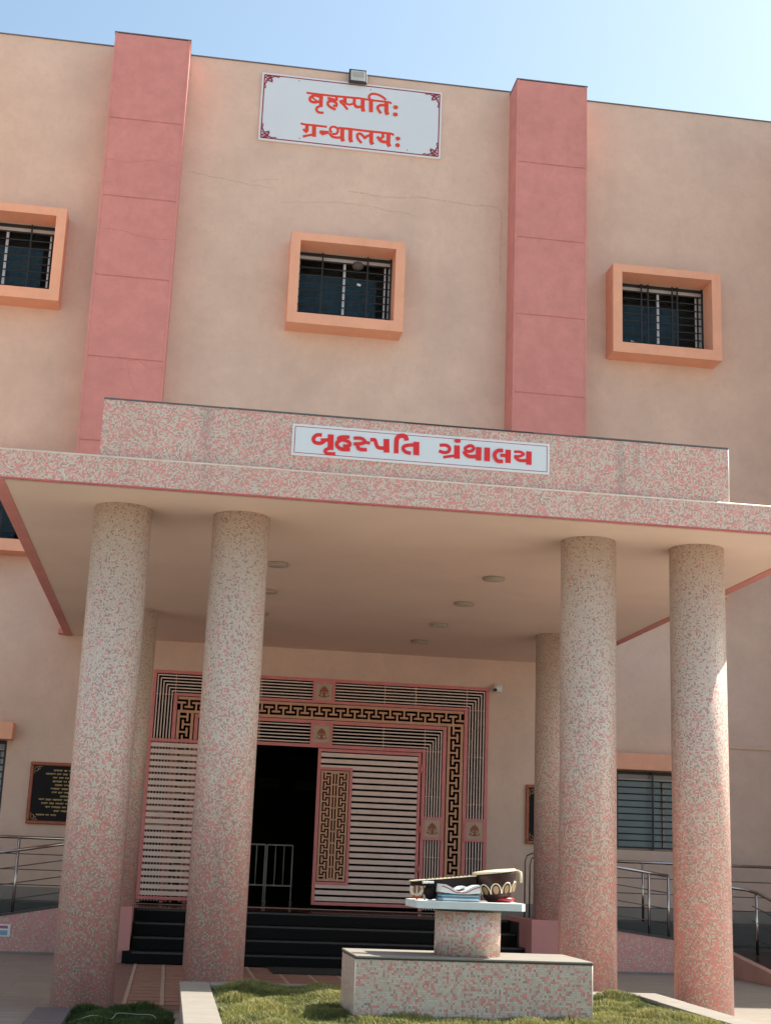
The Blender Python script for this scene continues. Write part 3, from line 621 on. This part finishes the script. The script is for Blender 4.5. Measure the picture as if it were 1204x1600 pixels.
# ceiling lights
lg = 'round ceiling lights under the canopy'
wher = [['nearest the front, beside the inner left column', 'second from the front, on the left half of the canopy', 'third from the front, on the left half of the canopy', 'hindmost on the left half of the canopy'],
        ['nearest the front on the right half of the canopy', 'second from the front on the right half of the canopy', 'third from the front on the right half of the canopy', 'hindmost, nearest the doorway on the right half of the canopy']]
for si, s in enumerate((-1, 1)):
    for k, y in enumerate((16.78, 18.61, 20.46, 22.18)):
        t = tag(empty('ceiling_light', (s*1.353, y, 4.995)), 'unlit round white ceiling light, '+wher[si][k], 'ceiling light', lg)
        lathe('rim', t, plain('light_rim', (.34, .27, .22), .5), [(.135, -.03), (.14, -.001)], (s*1.353, y, 4.994), 32)
        lathe('diffuser', t, plain('light_diffuser', (.48, .40, .33), .4), [(.05, -.012), (.10, -.006), (.125, -.0005)], (s*1.353, y, 4.963), 32)
# ================================================================ SIGNS
def strokes(name, parent, mat, S, D, y, k=1.12):
    S = [[s[0]*k]+s[1:] for s in S]
    V = []; F = []
    for i, s in enumerate(S):
        w = s[0]; pts = list(zip(s[1::2], s[2::2])); ribbon(V, F, pts, w, y-.0012*(i % 9), .004)
    for i, (x, z, rx, rz) in enumerate(D): disc(V, F, x, z, rx, rz, y-.013, .004)
    return put(name, mesh(name, V, F, mat), parent, (0, 0, 0))
sg = tag(empty('wall_sign', (0, YW-.05, 14.5)), 'white board with two lines of red Devanagari lettering, high on the wall', 'sign')
X0, X1, Z0, Z1 = -1.720, 1.738, 14.508, 15.915
box('sign_board', sg, SIGNB, X0, X1, YW-.045, YW-.002, Z0, Z1)
y = YW-.0465
box('sign_face', sg, SIGNW, X0+.06, X1-.06, y, y+.0012, Z0+.06, Z1-.06)
V = []; F = []
i_ = .045; ww = .020
for a in (((X0+i_, Z0+i_), (X1-i_, Z0+i_)), ((X0+i_, Z1-i_), (X1-i_, Z1-i_))): ribbon(V, F, a, ww, y-.002, .001, False)
for a in (((X0+i_, Z0+i_), (X0+i_, Z1-i_)), ((X1-i_, Z0+i_), (X1-i_, Z1-i_))): ribbon(V, F, a, ww, y-.0035, .001, False)
put('sign_border', mesh('sign_border', V, F, MAROON), sg, (0, 0, 0))
curls = [[(.02, .02), (.15, .02), (.15, .15), (.02, .15)], [(.0, .26), (.05, .20), (.06, .13), (.12, .07), (.2, .05), (.26, .0)], [(.0, .34), (.03, .35), (.035, .31), (.02, .25), (.05, .17)],
         [(.34, .0), (.35, .03), (.31, .035), (.25, .02), (.17, .05)], [(.06, .0), (.10, .06), (.16, .09), (.19, .14), (.15, .17), (.10, .14), (.06, .10), (.0, .06)], [(.09, .02), (.04, .07), (.10, .12), (.15, .06), (.09, .02)], [(.15, .15), (.19, .19), (.17, .12)]]
for qi, (cx, cz, sx, sz) in enumerate(((X0+i_, Z1-i_, 1, -1), (X1-i_, Z1-i_, -1, -1), (X0+i_, Z0+i_, 1, 1), (X1-i_, Z0+i_, -1, 1))):
    V = []; F = []
    for ci, c in enumerate(curls): ribbon(V, F, [(cx+sx*a*.8, cz+sz*b_*.8) for a, b_ in c], .017 if ci else .012, y-.005-ci*.0006, .001)
    put('corner_scroll', mesh('corner_scroll', V, F, MAROON), sg, (0, 0, 0))
zm = lambda s: sum(s[2::2])/len(s[2::2])
xm = lambda s: sum(s[1::2])/len(s[1::2])
strokes('lettering', sg, RED, [s for s in DEV if zm(s) > 15.16], DEVD[:2], y-.001); strokes('lettering', sg, RED, [s for s in DEV if zm(s) <= 15.16], DEVD[2:], y-.001)
for x, z in ((-1.02, 15.82), (.35, 15.80), (-.95, 14.62), (1.1, 14.62)): 
    V = []; F = []; disc(V, F, x, z, .012, .012, y-.003, .002, 8); put('screw', mesh('screw', V, F, COPING), sg, (0, 0, 0))
sg2 = tag(empty('canopy_sign', (0, PY, 5.45)), 'long narrow white board with red Gujarati lettering on the canopy parapet', 'sign')
X0, X1, Z0, Z1 = -1.485, 1.188, 5.440, 5.772; y = PY-.012
box('sign_board', sg2, SIGNB, X0, X1, y, PY-.001, Z0, Z1)
box('sign_face', sg2, SIGNW, X0+.03, X1-.03, y-.0012, y-.0002, Z0+.03, Z1-.03)
V = []; F = []; i_ = .028; ww = .006
for a in (((X0+i_, Z0+i_), (X1-i_, Z0+i_)), ((X0+i_, Z1-i_), (X1-i_, Z1-i_))): ribbon(V, F, a, ww, y-.002, .001, False)
for a in (((X0+i_, Z0+i_), (X0+i_, Z1-i_)), ((X1-i_, Z0+i_), (X1-i_, Z1-i_))): ribbon(V, F, a, ww, y-.003, .001, False)
put('sign_border', mesh('sign_border', V, F, MAROON), sg2, (0, 0, 0))
strokes('lettering', sg2, RED2, [s for s in GUJ if xm(s) < -.06], [], y-.004, 1.17); strokes('lettering', sg2, RED2, [s for s in GUJ if xm(s) >= -.06], GUJD, y-.004, 1.17)
# plaques
def plaque(x0, x1, z0, z1, label, left=True):
    r = tag(empty('wall_plaque', ((x0+x1)/2, YW, z0)), label, 'plaque'); f = .055
    for a, b_, c, d in ((x0, x1, z1-f, z1), (x0, x1, z0, z0+f), (x0, x0+f, z0+f+.0005, z1-f-.0005), (x1-f, x1, z0+f+.0005, z1-f-.0005)):
        box('frame_bar', r, WOOD, a, b_, YW-.055, YW-.002, c, d, .012)
    box('plaque_face', r, PLAQ, x0+f, x1-f, YW-.03, YW-.003, z0+f, z1-f)
    V = []; F = []; cx = (x0+x1)/2
    n = 13; 
    for k in range(n):
        z = z1-.13-k*.059; hw = (.30, .42, .30, .30, .26, .32, .30, .16, .50, .45, .38, .24, .52)[k]*(x1-x0)/1.35
        x = cx-hw
        if k == n-1: z -= .01
        while x < cx+hw:
            wl = random.uniform(.05, .16); e = min(x+wl, cx+hw)
            if k == n-1 and abs(x-cx) < hw*.45: x += .05; continue
            ribbon(V, F, [(x, z+.012), (e, z+.012)], .007, YW-.0318, .001, False)
            q = x+.006
            while q < e-.008:
                ribbon(V, F, [(q, z+.011), (q+random.uniform(-.003, .006), z-.014+random.uniform(0, .012))], random.uniform(.006, .010), YW-.0332, .001, False); q += random.uniform(.010, .018)
            x = e+.022
    put('lettering', mesh('lettering', V, F, GOLD), r, (0, 0, 0))
    for sx, sz, px, pz in ((1, -1, x0+f, z1-f), (1, 1, x0+f, z0+f), (-1, -1, x1-f, z1-f), (-1, 1, x1-f, z0+f)):
        V = []; F = []
        for j, c in enumerate(([(.02, .13), (.02, .05), (.05, .02), (.13, .02)], [(.03, .09), (.06, .09), (.07, .05), (.05, .04)], [(.09, .03), (.1, .06), (.06, .07)])):
            ribbon(V, F, [(px+sx*a, pz+sz*b_) for a, b_ in c], .006, YW-.0315-j*.001, .001)
        put('corner_scroll', mesh('corner_scroll', V, F, GOLD), r, (0, 0, 0))
plaque(-4.745, -3.40, 1.885, 2.878, 'black plaque with gold lettering, wood framed, on the wall left of the columns')
plaque(3.572, 4.92, 1.885, 2.878, 'wood framed black plaque mostly hidden behind the right columns')
# floodlight on the roof edge
fl = tag(empty('floodlight', (.10, YW-.05, 16.12)), 'square LED floodlight standing on the roof edge above the wall sign', 'floodlight')
box('housing', fl, plain('floodlight_housing', (.03, .035, .045), .5), -.082, .262, YW-.13, YW-.06, 15.87, 16.165, .01, rot=(rad(-6), 0, 0))
box('lens', fl, plain('floodlight_lens', (.52, .52, .50), .3), -.050, .230, YW-.140, YW-.132, 15.905, 16.130, .004, rot=(rad(-6), 0, 0))
box('reflector', fl, plain('floodlight_reflector', (.40, .38, .34), .4), -.02, .20, YW-.145, YW-.1405, 15.99, 16.10, rot=(rad(-6), 0, 0))
box('bracket', fl, BLACK, .06, .12, YW-.06, YW-.002, 15.93, 15.96)
cc = tag(empty('security_camera', (3.03, YW, 4.5)), 'small white dome camera on the wall at the top right corner of the lattice screen', 'security camera')
box('mount', cc, WHITE, 2.99, 3.12, YW-.06, YW-.002, 4.43, 4.57, .015)
lathe('camera_dome', cc, WHITE, [(.02, -.07), (.05, -.05), (.062, 0), (.05, .05), (.02, .06)], (3.02, YW-.10, 4.49), 24)
lathe('camera_lens', cc, BLACK, [(.012, -.03), (.03, -.02), (.036, 0), (.02, .02)], (2.975, YW-.14, 4.465), 18)
# notice card on the left ramp
nb = tag(empty('notice_card', (-4.80, 21.91, .23)), 'small white notice card with a pink heading on the left ramp wall', 'notice')
box('card', nb, WHITE, -4.98, -4.622, 21.902, 21.915, .232, .405); box('heading', nb, plain('notice_pink', (.42, .12, .22), .5), -4.96, -4.66, 21.9, 21.9015, .345, .385)
box('footer', nb, plain('notice_blue', (.25, .38, .50), .5), -4.96, -4.66, 21.9, 21.9015, .25, .32)
# door mat
tag(box('doormat', None, MAT_, -.95, 1.0, 19.30, 20.36, .0135, .028, .004), 'black rubber doormat at the foot of the granite steps', 'doormat')
# barricade inside
bc = tag(empty('barricade', (-.6, 26.5, .70)), 'silver barrier frame standing inside the dark doorway', 'barrier')
BARR = plain('barrier_silver', (.85, .85, .85), .3, metal=0, var=.05)
for y, xa, xb in ((26.5, -.625, -.155), (26.56, -1.60, -.655)):
    for z in (1.0, 1.725): tube('rail', bc, BARR, [(xa, y, z), (xb, y, z)], .014, 8)
    n = 3 if y < 26.55 else 6
    for k in range(n+1):
        x = xa+(xb-xa)*k/n; tube('upright', bc, BARR, [(x, y, .705 if k in (0, n) else 1.0), (x, y, 1.725)], .013 if k in (0, n) else .008, 8)
    for x in (xa, xb): tube('foot', bc, BARR, [(x, y-.22, .715), (x, y+.22, .715)], .012, 8)
# ================================================================ GARDEN BED AND SCULPTURE
gb = tag(empty('planter', (-.25, 8, 0)), 'raised garden bed with pink mosaic sides and pale stone coping in front of the canopy', 'planter')
GX0, GX1, GY0, GY1, GZ_ = -2.24, 2.13, 1.6, 13.10, .41
for a, b_, c, d in ((GX0+.02, GX0+.17, GY0+.15, GY1-.15), (GX1-.17, GX1-.02, GY0+.15, GY1-.15), (GX0+.02, GX1-.02, GY1-.149, GY1-.02), (GX0+.02, GX1-.02, GY0, GY0+.149)): box('side_wall', gb, MOSBLK, a, b_, c, d, .001, .378)
yy = GY0
def rowstones(x0, x1, y0, y1, along, L=1.35):
    t = y0 if along == 'y' else x0; e = y1 if along == 'y' else x1
    while t < e-.01:
        u = min(t+L+random.uniform(-.1, .1), e)
        if e-u < .3: u = e
        dz = random.uniform(-.002, .002)
        if along == 'y': box('coping_stone', gb, GRANITE, x0, x1, t+.002, u-.002, .380, .41+dz, .004)
        else: box('coping_stone', gb, GRANITE, t+.002, u-.002, y0, y1, .380, .41+dz, .004)
        t = u
rowstones(GX0, GX0+.26, GY0, GY1, 'y'); rowstones(GX1-.26, GX1, GY0, GY1, 'y'); rowstones(GX0+.262, GX1-.262, GY1-.26, GY1, 'x')
struct(box('garden_soil', None, SOIL, GX0+.171, GX1-.171, GY0+.16, GY1-.16, .05, .375))
# lower lawn left and its kerb
kb = tag(empty('garden_kerb', (-3.36, 10, 0)), 'low dark grey stone kerb beside the shaded lawn at bottom left', 'kerb')
for k in range(8): box('kerb_stone', kb, SLATE, -3.52, -3.20, 13.9-1.2*(k+1)+.002, 13.9-1.2*k-.002, .002, .085, .004)
box('kerb_stone', kb, SLATE, -3.199, -2.26, 13.98, 14.10, .002, .06, .004)
struct(box('lawn_soil', None, SOIL, -3.199, -2.26, 3.6, 13.979, .002, .03))
def grass(name, label, x0, x1, y0, y1, z, n, hmax, holes=(), seed=1, mat=None):
    g = np.random.default_rng(seed)
    X = g.uniform(x0, x1, n); Y = y0+(y1-y0)*g.random(n)**(.55)
    # tufts: hummocks of longer grass
    hx = g.uniform(x0, x1, 170); hy = g.uniform(y0, y1, 170); hr = g.uniform(.07, .22, 170)
    q = np.full(n, 0.)
    for a, b_, r in zip(hx, hy, hr): q = np.maximum(q, np.exp(-((X-a)**2+(Y-b_)**2)/(r*r)))
    keep = g.random(n) < .45+.6*q
    for a, b_, c, d in holes: keep &= ~((X > a) & (X < b_) & (Y > c) & (Y < d))
    X, Y, q = X[keep], Y[keep], q[keep]; n = len(X)
    U = np.zeros(n)      # gentle humps in the turf
    for _ in range(130):
        a, b_, r, am = g.uniform(x0, x1), g.uniform(y0, y1), g.uniform(.10, .30), g.uniform(.2, 1.)
        U = np.maximum(U, am*np.exp(-((X-a)**2*.7+(Y-b_)**2*1.3)/(r*r)))
    h = (hmax*.20+hmax*.42*q)*g.uniform(.6, 1.25, n); w = g.uniform(.0020, .0036, n)
    th = g.uniform(0, 2*np.pi, n); ln = h*g.uniform(.3, 1.25, n)
    z0 = z+U*hmax*1.0-.006
    dx, dy = np.cos(th), np.sin(th); ph = g.uniform(0, 2*np.pi, n); px, py = np.cos(ph), np.sin(ph)
    v = np.zeros((n, 5, 3), np.float32)
    v[:, 0] = np.stack([X-px*w, Y-py*w, z0-.05], 1); v[:, 1] = np.stack([X+px*w, Y+py*w, z0-.05], 1)
    mx, my, mz = X+dx*ln*.35, Y+dy*ln*.35, z0+h*.62
    v[:, 2] = np.stack([mx-px*w*.8, my-py*w*.8, mz], 1); v[:, 3] = np.stack([mx+px*w*.8, my+py*w*.8, mz], 1)
    v[:, 4] = np.stack([X+dx*ln, Y+dy*ln, z0+h], 1)
    me = bpy.data.meshes.new(name); base = np.arange(n)[:, None]*5
    tri = (base+np.array([[0, 1, 3, 0, 3, 2, 2, 3, 4]])).reshape(-1)
    me.vertices.add(n*5); me.vertices.foreach_set('co', v.reshape(-1)); me.loops.add(len(tri)); me.loops.foreach_set('vertex_index', tri.astype(np.int32))
    me.polygons.add(n*3); me.polygons.foreach_set('loop_start', np.arange(0, n*9, 3, dtype=np.int32)); me.update(calc_edges=True)
    tint = np.clip(g.normal(.22, .22, n)+.5*U*(U > .25), 0, 1); at = me.attributes.new('tint', 'FLOAT', 'FACE'); at.data.foreach_set('value', np.repeat(tint, 3).astype(np.float32))
    me.materials.append(mat or GRASS)
    return tag(put(name, me, None, (0, 0, 0)), label, 'grass', kind='stuff')
grass('grass', 'tufted yellow green grass growing in the raised garden bed', GX0+.29, GX1-.29, 8.0, GY1-.29, .365, 260000, .085, [(-1.02, .78, 10.59, 11.43)], 3)
grass('grass', 'thin grass at the near end of the raised bed', GX0+.2, GX1-.2, GY0+.2, 8.0, .365, 30000, .085, [], 4)
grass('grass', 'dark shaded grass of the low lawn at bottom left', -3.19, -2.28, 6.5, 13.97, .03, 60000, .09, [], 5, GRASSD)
wr = tag(tube('loose_wire', None, plain('pale_wire', (.5, .48, .42), .5), catmull([(-3.1, 12.7, .10), (-2.95, 12.9, .13), (-2.8, 12.75, .12), (-2.75, 13.0, .14), (-2.6, 13.05, .13), (-2.45, 12.9, .14), (-2.40, 12.6, .11)], 5), 1*.0022, 6), 'thin pale wire lying curled on the shaded grass', 'wire')
# plinth
pl_ = tag(empty('monument_plinth', (-.31, 10.05, .46)), 'mosaic block with a round tiled drum carrying the white slab', 'plinth')
box('base_block', pl_, MOSBLK, -1.129, .502, 9.70, 10.45, .40, .862)
box('block_coping', pl_, GRANITE, -1.133, .506, 9.694, 10.455, .872, .886, .003); box('block_edge', pl_, DGREY, -1.131, .504, 9.696, 10.453, .862, .8718)
for x in (-1.129, .502): tube('corner_bead', pl_, TRIM, [(x, 9.701, .42), (x, 9.701, .861)], .0045, 8)
lathe('drum', pl_, mosaic('mosaic_drum', p=.0145, lowpink=.36, highpink=.36, dark=.08), [(.232, .887), (.232, 1.183)], (-.297, 10.06, 0), 56)
lathe('drum_plate', pl_, DGREY, [(.225, 1.184), (.225, 1.199)], (-.297, 10.05, 0), 40)
SZ = 1.2505
sp = [(-.706, 9.84), (-.652, 9.78), (.024, 9.78), (.052, 9.80), (.060, 9.83), (.060, 10.30), (-.706, 10.30)]
V = [(x, y, 1.201) for x, y in sp]+[(x, y, SZ) for x, y in sp]; n = len(sp)
slab = put('stone_slab', mesh('stone_slab', V, [tuple(range(n-1, -1, -1)), tuple(range(n, 2*n))]+[(i, (i+1) % n, (i+1) % n+n, i+n) for i in range(n)], plain('white_stone', (.66, .68, .66), .5, var=.06, vs_=14)), pl_, (0, 0, 0))
# books
def book(label, x0, x1, y0, y1, z0, z1, cover, cat='book', rz=0, name='closed_book'):
    c = ((x0+x1)/2, (y0+y1)/2, z0); b = tag(empty(name, c), label, cat, 'painted stone books on the slab')
    box('cover', b, cover, x0, x1, y0, y1, z0, z0+.006); box('cover', b, cover, x0, x1, y0, y1, z1-.006, z1-.0002)
    box('page_block', b, plain('page_white', (.72, .72, .70), .6, var=.06, vs_=80), x0+.008, x1-.006, y0+.008, y1-.01, z0+.0065, z1-.0065)
    box('spine', b, cover, x0, x1, y1-.0095, y1-.001, z0+.0062, z1-.0062)
    b.rotation_euler = (0, 0, rz); return b
BLUEC = plain('book_teal', (.03, .17, .26), .4); BLUE2 = plain('book_blue', (.09, .24, .36), .4); REDP = plain('book_red', (.45, .035, .05), .4)
book('closed blue book lying at the bottom of the stone book pile', -.528, -.262, 9.835, 10.07, SZ+.001, SZ+.027, BLUE2, rz=.02)
book('closed teal book in the middle of the stone book pile', -.533, -.258, 9.835, 10.06, SZ+.0275, SZ+.048, BLUEC)
ob = tag(empty('open_book', (-.396, 9.95, SZ+.048)), 'open white book with a red edge, on top of the stone book pile', 'book', 'painted stone books on the slab')
PG = MATS['page_white']
for s in (-1, 1):
    top = [(0, .018), (.03, .026), (.07, .048), (.105, .064), (.135, .066)]; bot = [(.140, .012), (.06, .004), (0, .002)]
    prism('page_block', ob, PG, [(s*a, b_) for a, b_ in top+bot], -.112, .105, (-.396, 9.95, SZ+.049))
    V = []; F = []; ribbon(V, F, [(s*a, b_) for a, b_ in ((.002, .010), (.04, .014), (.08, .034), (.115, .048), (.136, .050))], .006, -.1135, .001); put('page_edge', mesh('page_edge', V, F, REDP), ob, (-.396, 9.95, SZ+.049))
prism('loose_page', ob, PG, [(-.03, .03), (0, .052), (.035, .056), (.06, .05), (.02, .04), (0, .032)], -.06, .09, (-.396, 9.95, SZ+.049))
# veena
vn = tag(empty('veena', (-.32, 10.0, SZ)), 'carved brown veena with a long dark neck lying across the slab behind the books', 'musical instrument')
VB = plain('veena_brown', (.034, .011, .008), .4, var=.3, vs_=25, spec=.3); VD = plain('veena_dark', (.014, .007, .006), .55, spec=.2); IV = plain('ivory_paint', (.74, .62, .42), .4, var=.08, vs_=30); VR = plain('veena_red', (.35, .01, .012), .3)
ny0, ny1 = 10.02, 10.12
prism('neck', vn, VD, [(-.705, 1.347), (-.25, 1.345), (-.25, 1.424), (-.705, 1.372)], ny0, ny1)
prism('neck_top', vn, IV, [(-.715, 1.3725), (-.25, 1.4245), (-.25, 1.4305), (-.715, 1.379)], ny0-.012, ny1+.012)
for k in range(4): box('tuning_peg', vn, WHITE, -.640+k*.0205, -.624+k*.0205, ny0-.045, ny0-.001, 1.361+k*.001, 1.377+k*.001, .003)
for k in range(12): box('fret_bar', vn, STEEL, -.60+k*.029, -.597+k*.029, ny0-.004, ny1, 1.3935+k*.0033-.003, 1.3965+k*.0033+.001)
# resonator bowl, tilted
bowl = lathe('resonator', vn, VB, [(.055, -.20), (.085, -.185), (.118, -.14), (.142, -.08), (.152, -.02), (.155, 0)], (-.105, 10.08, 1.452), 48, rot=(rad(0), rad(-7), rad(0)), sy=.9)
lathe('resonator_top', vn, IV, [(.160, 0), (.160, .008), (.150, .016), (.08, .020), (.01, .021)], (-.107, 10.08, 1.4525), 48, rot=(0, rad(-7), 0), sy=.9)
lathe('resonator_foot', vn, VR, [(.060, 0), (.085, .004), (.098, .022), (.088, .034)], (-.055, 10.08, 1.2515), 36, sy=.9)
for k in range(10):          # carved petals round the bowl
    a = 2*math.pi*k/10+.1; P = []
    for t in np.linspace(0, math.pi, 9):
        aa = a+math.cos(t)*.30; z = -.140+math.sin(t)*.070; rr_ = np.interp(z, [-.20, -.185, -.14, -.08, -.02, 0], [.055, .085, .118, .142, .152, .155])+.003
        P.append(Vector((rr_*math.cos(aa), rr_*math.sin(aa)*.9, z)))
    o = put('petal', mesh('petal', *tubegeo(P, .0045, 6), IV), bowl, WP[bowl]); 
    C_ = []; rr_ = .134
    for t in range(8):
        u = 2*math.pi*t/8; z = -.115+math.sin(u)*.030; aa = a+math.cos(u)*.165; r3 = np.interp(z, [-.20, -.185, -.14, -.08, -.02, 0], [.055, .085, .118, .142, .152, .155])+.0025
        C_.append((r3*math.cos(aa), r3*math.sin(aa)*.9, z))
    put('petal_centre', mesh('petal_centre', C_, [tuple(range(8))], plain('petal_bronze', (.34, .19, .10), .4)), bowl, WP[bowl])
tube('tail_piece', vn, IV, [(.048, 10.02, 1.472), (.062, 9.99, 1.462), (.068, 9.98, 1.392)], .010, 8)
lathe('neck_gourd', vn, VD, [(.012, -.062), (.036, -.05), (.050, -.02), (.050, .01), (.036, .035), (.012, .05)], (-.572, 10.06, 1.3145), 28)
# carved scroll head
P = [(-.705, 1.343), (-.708, 1.31), (-.695, 1.285), (-.668, 1.279), (-.642, 1.292), (-.630, 1.318), (-.634, 1.345)]
V = []; F = []; tubegeo([Vector((x, 10.05, z)) for x, z in [tuple(q) for q in catmull(P, 4)]], .013, 8, V, F); put('scroll_head', mesh('scroll_head', V, F, IV, True), vn, (0, 0, 0))
V = []; F = []; tubegeo([Vector((x, 10.04, z)) for x, z in ((-.70, 1.277), (-.668, 1.264), (-.64, 1.275))], .010, 8, V, F); put('scroll_base', mesh('scroll_base', V, F, plain('orange_paint', (.6, .10, .03), .4)), vn, (0, 0, 0))
for x in (-.668, -.612): tube('head_strut', vn, IV, [(x, 10.05, SZ+.001), (x, 10.05, 1.35)], .006, 6)

# the whole monument stands a little further back on its bed, at full size
OLD = Vector((-.31, 10.05, .46)); NEW = Vector((-.114, 10.985, .363))
for o in list(COLL.objects):
    if o.parent is None and o.type == 'EMPTY' and o.name.split('.')[0] in ('monument_plinth', 'closed_book', 'open_book', 'veena'):
        o.location = NEW+(o.location-OLD)*1.093; o.scale = (1.093,)*3
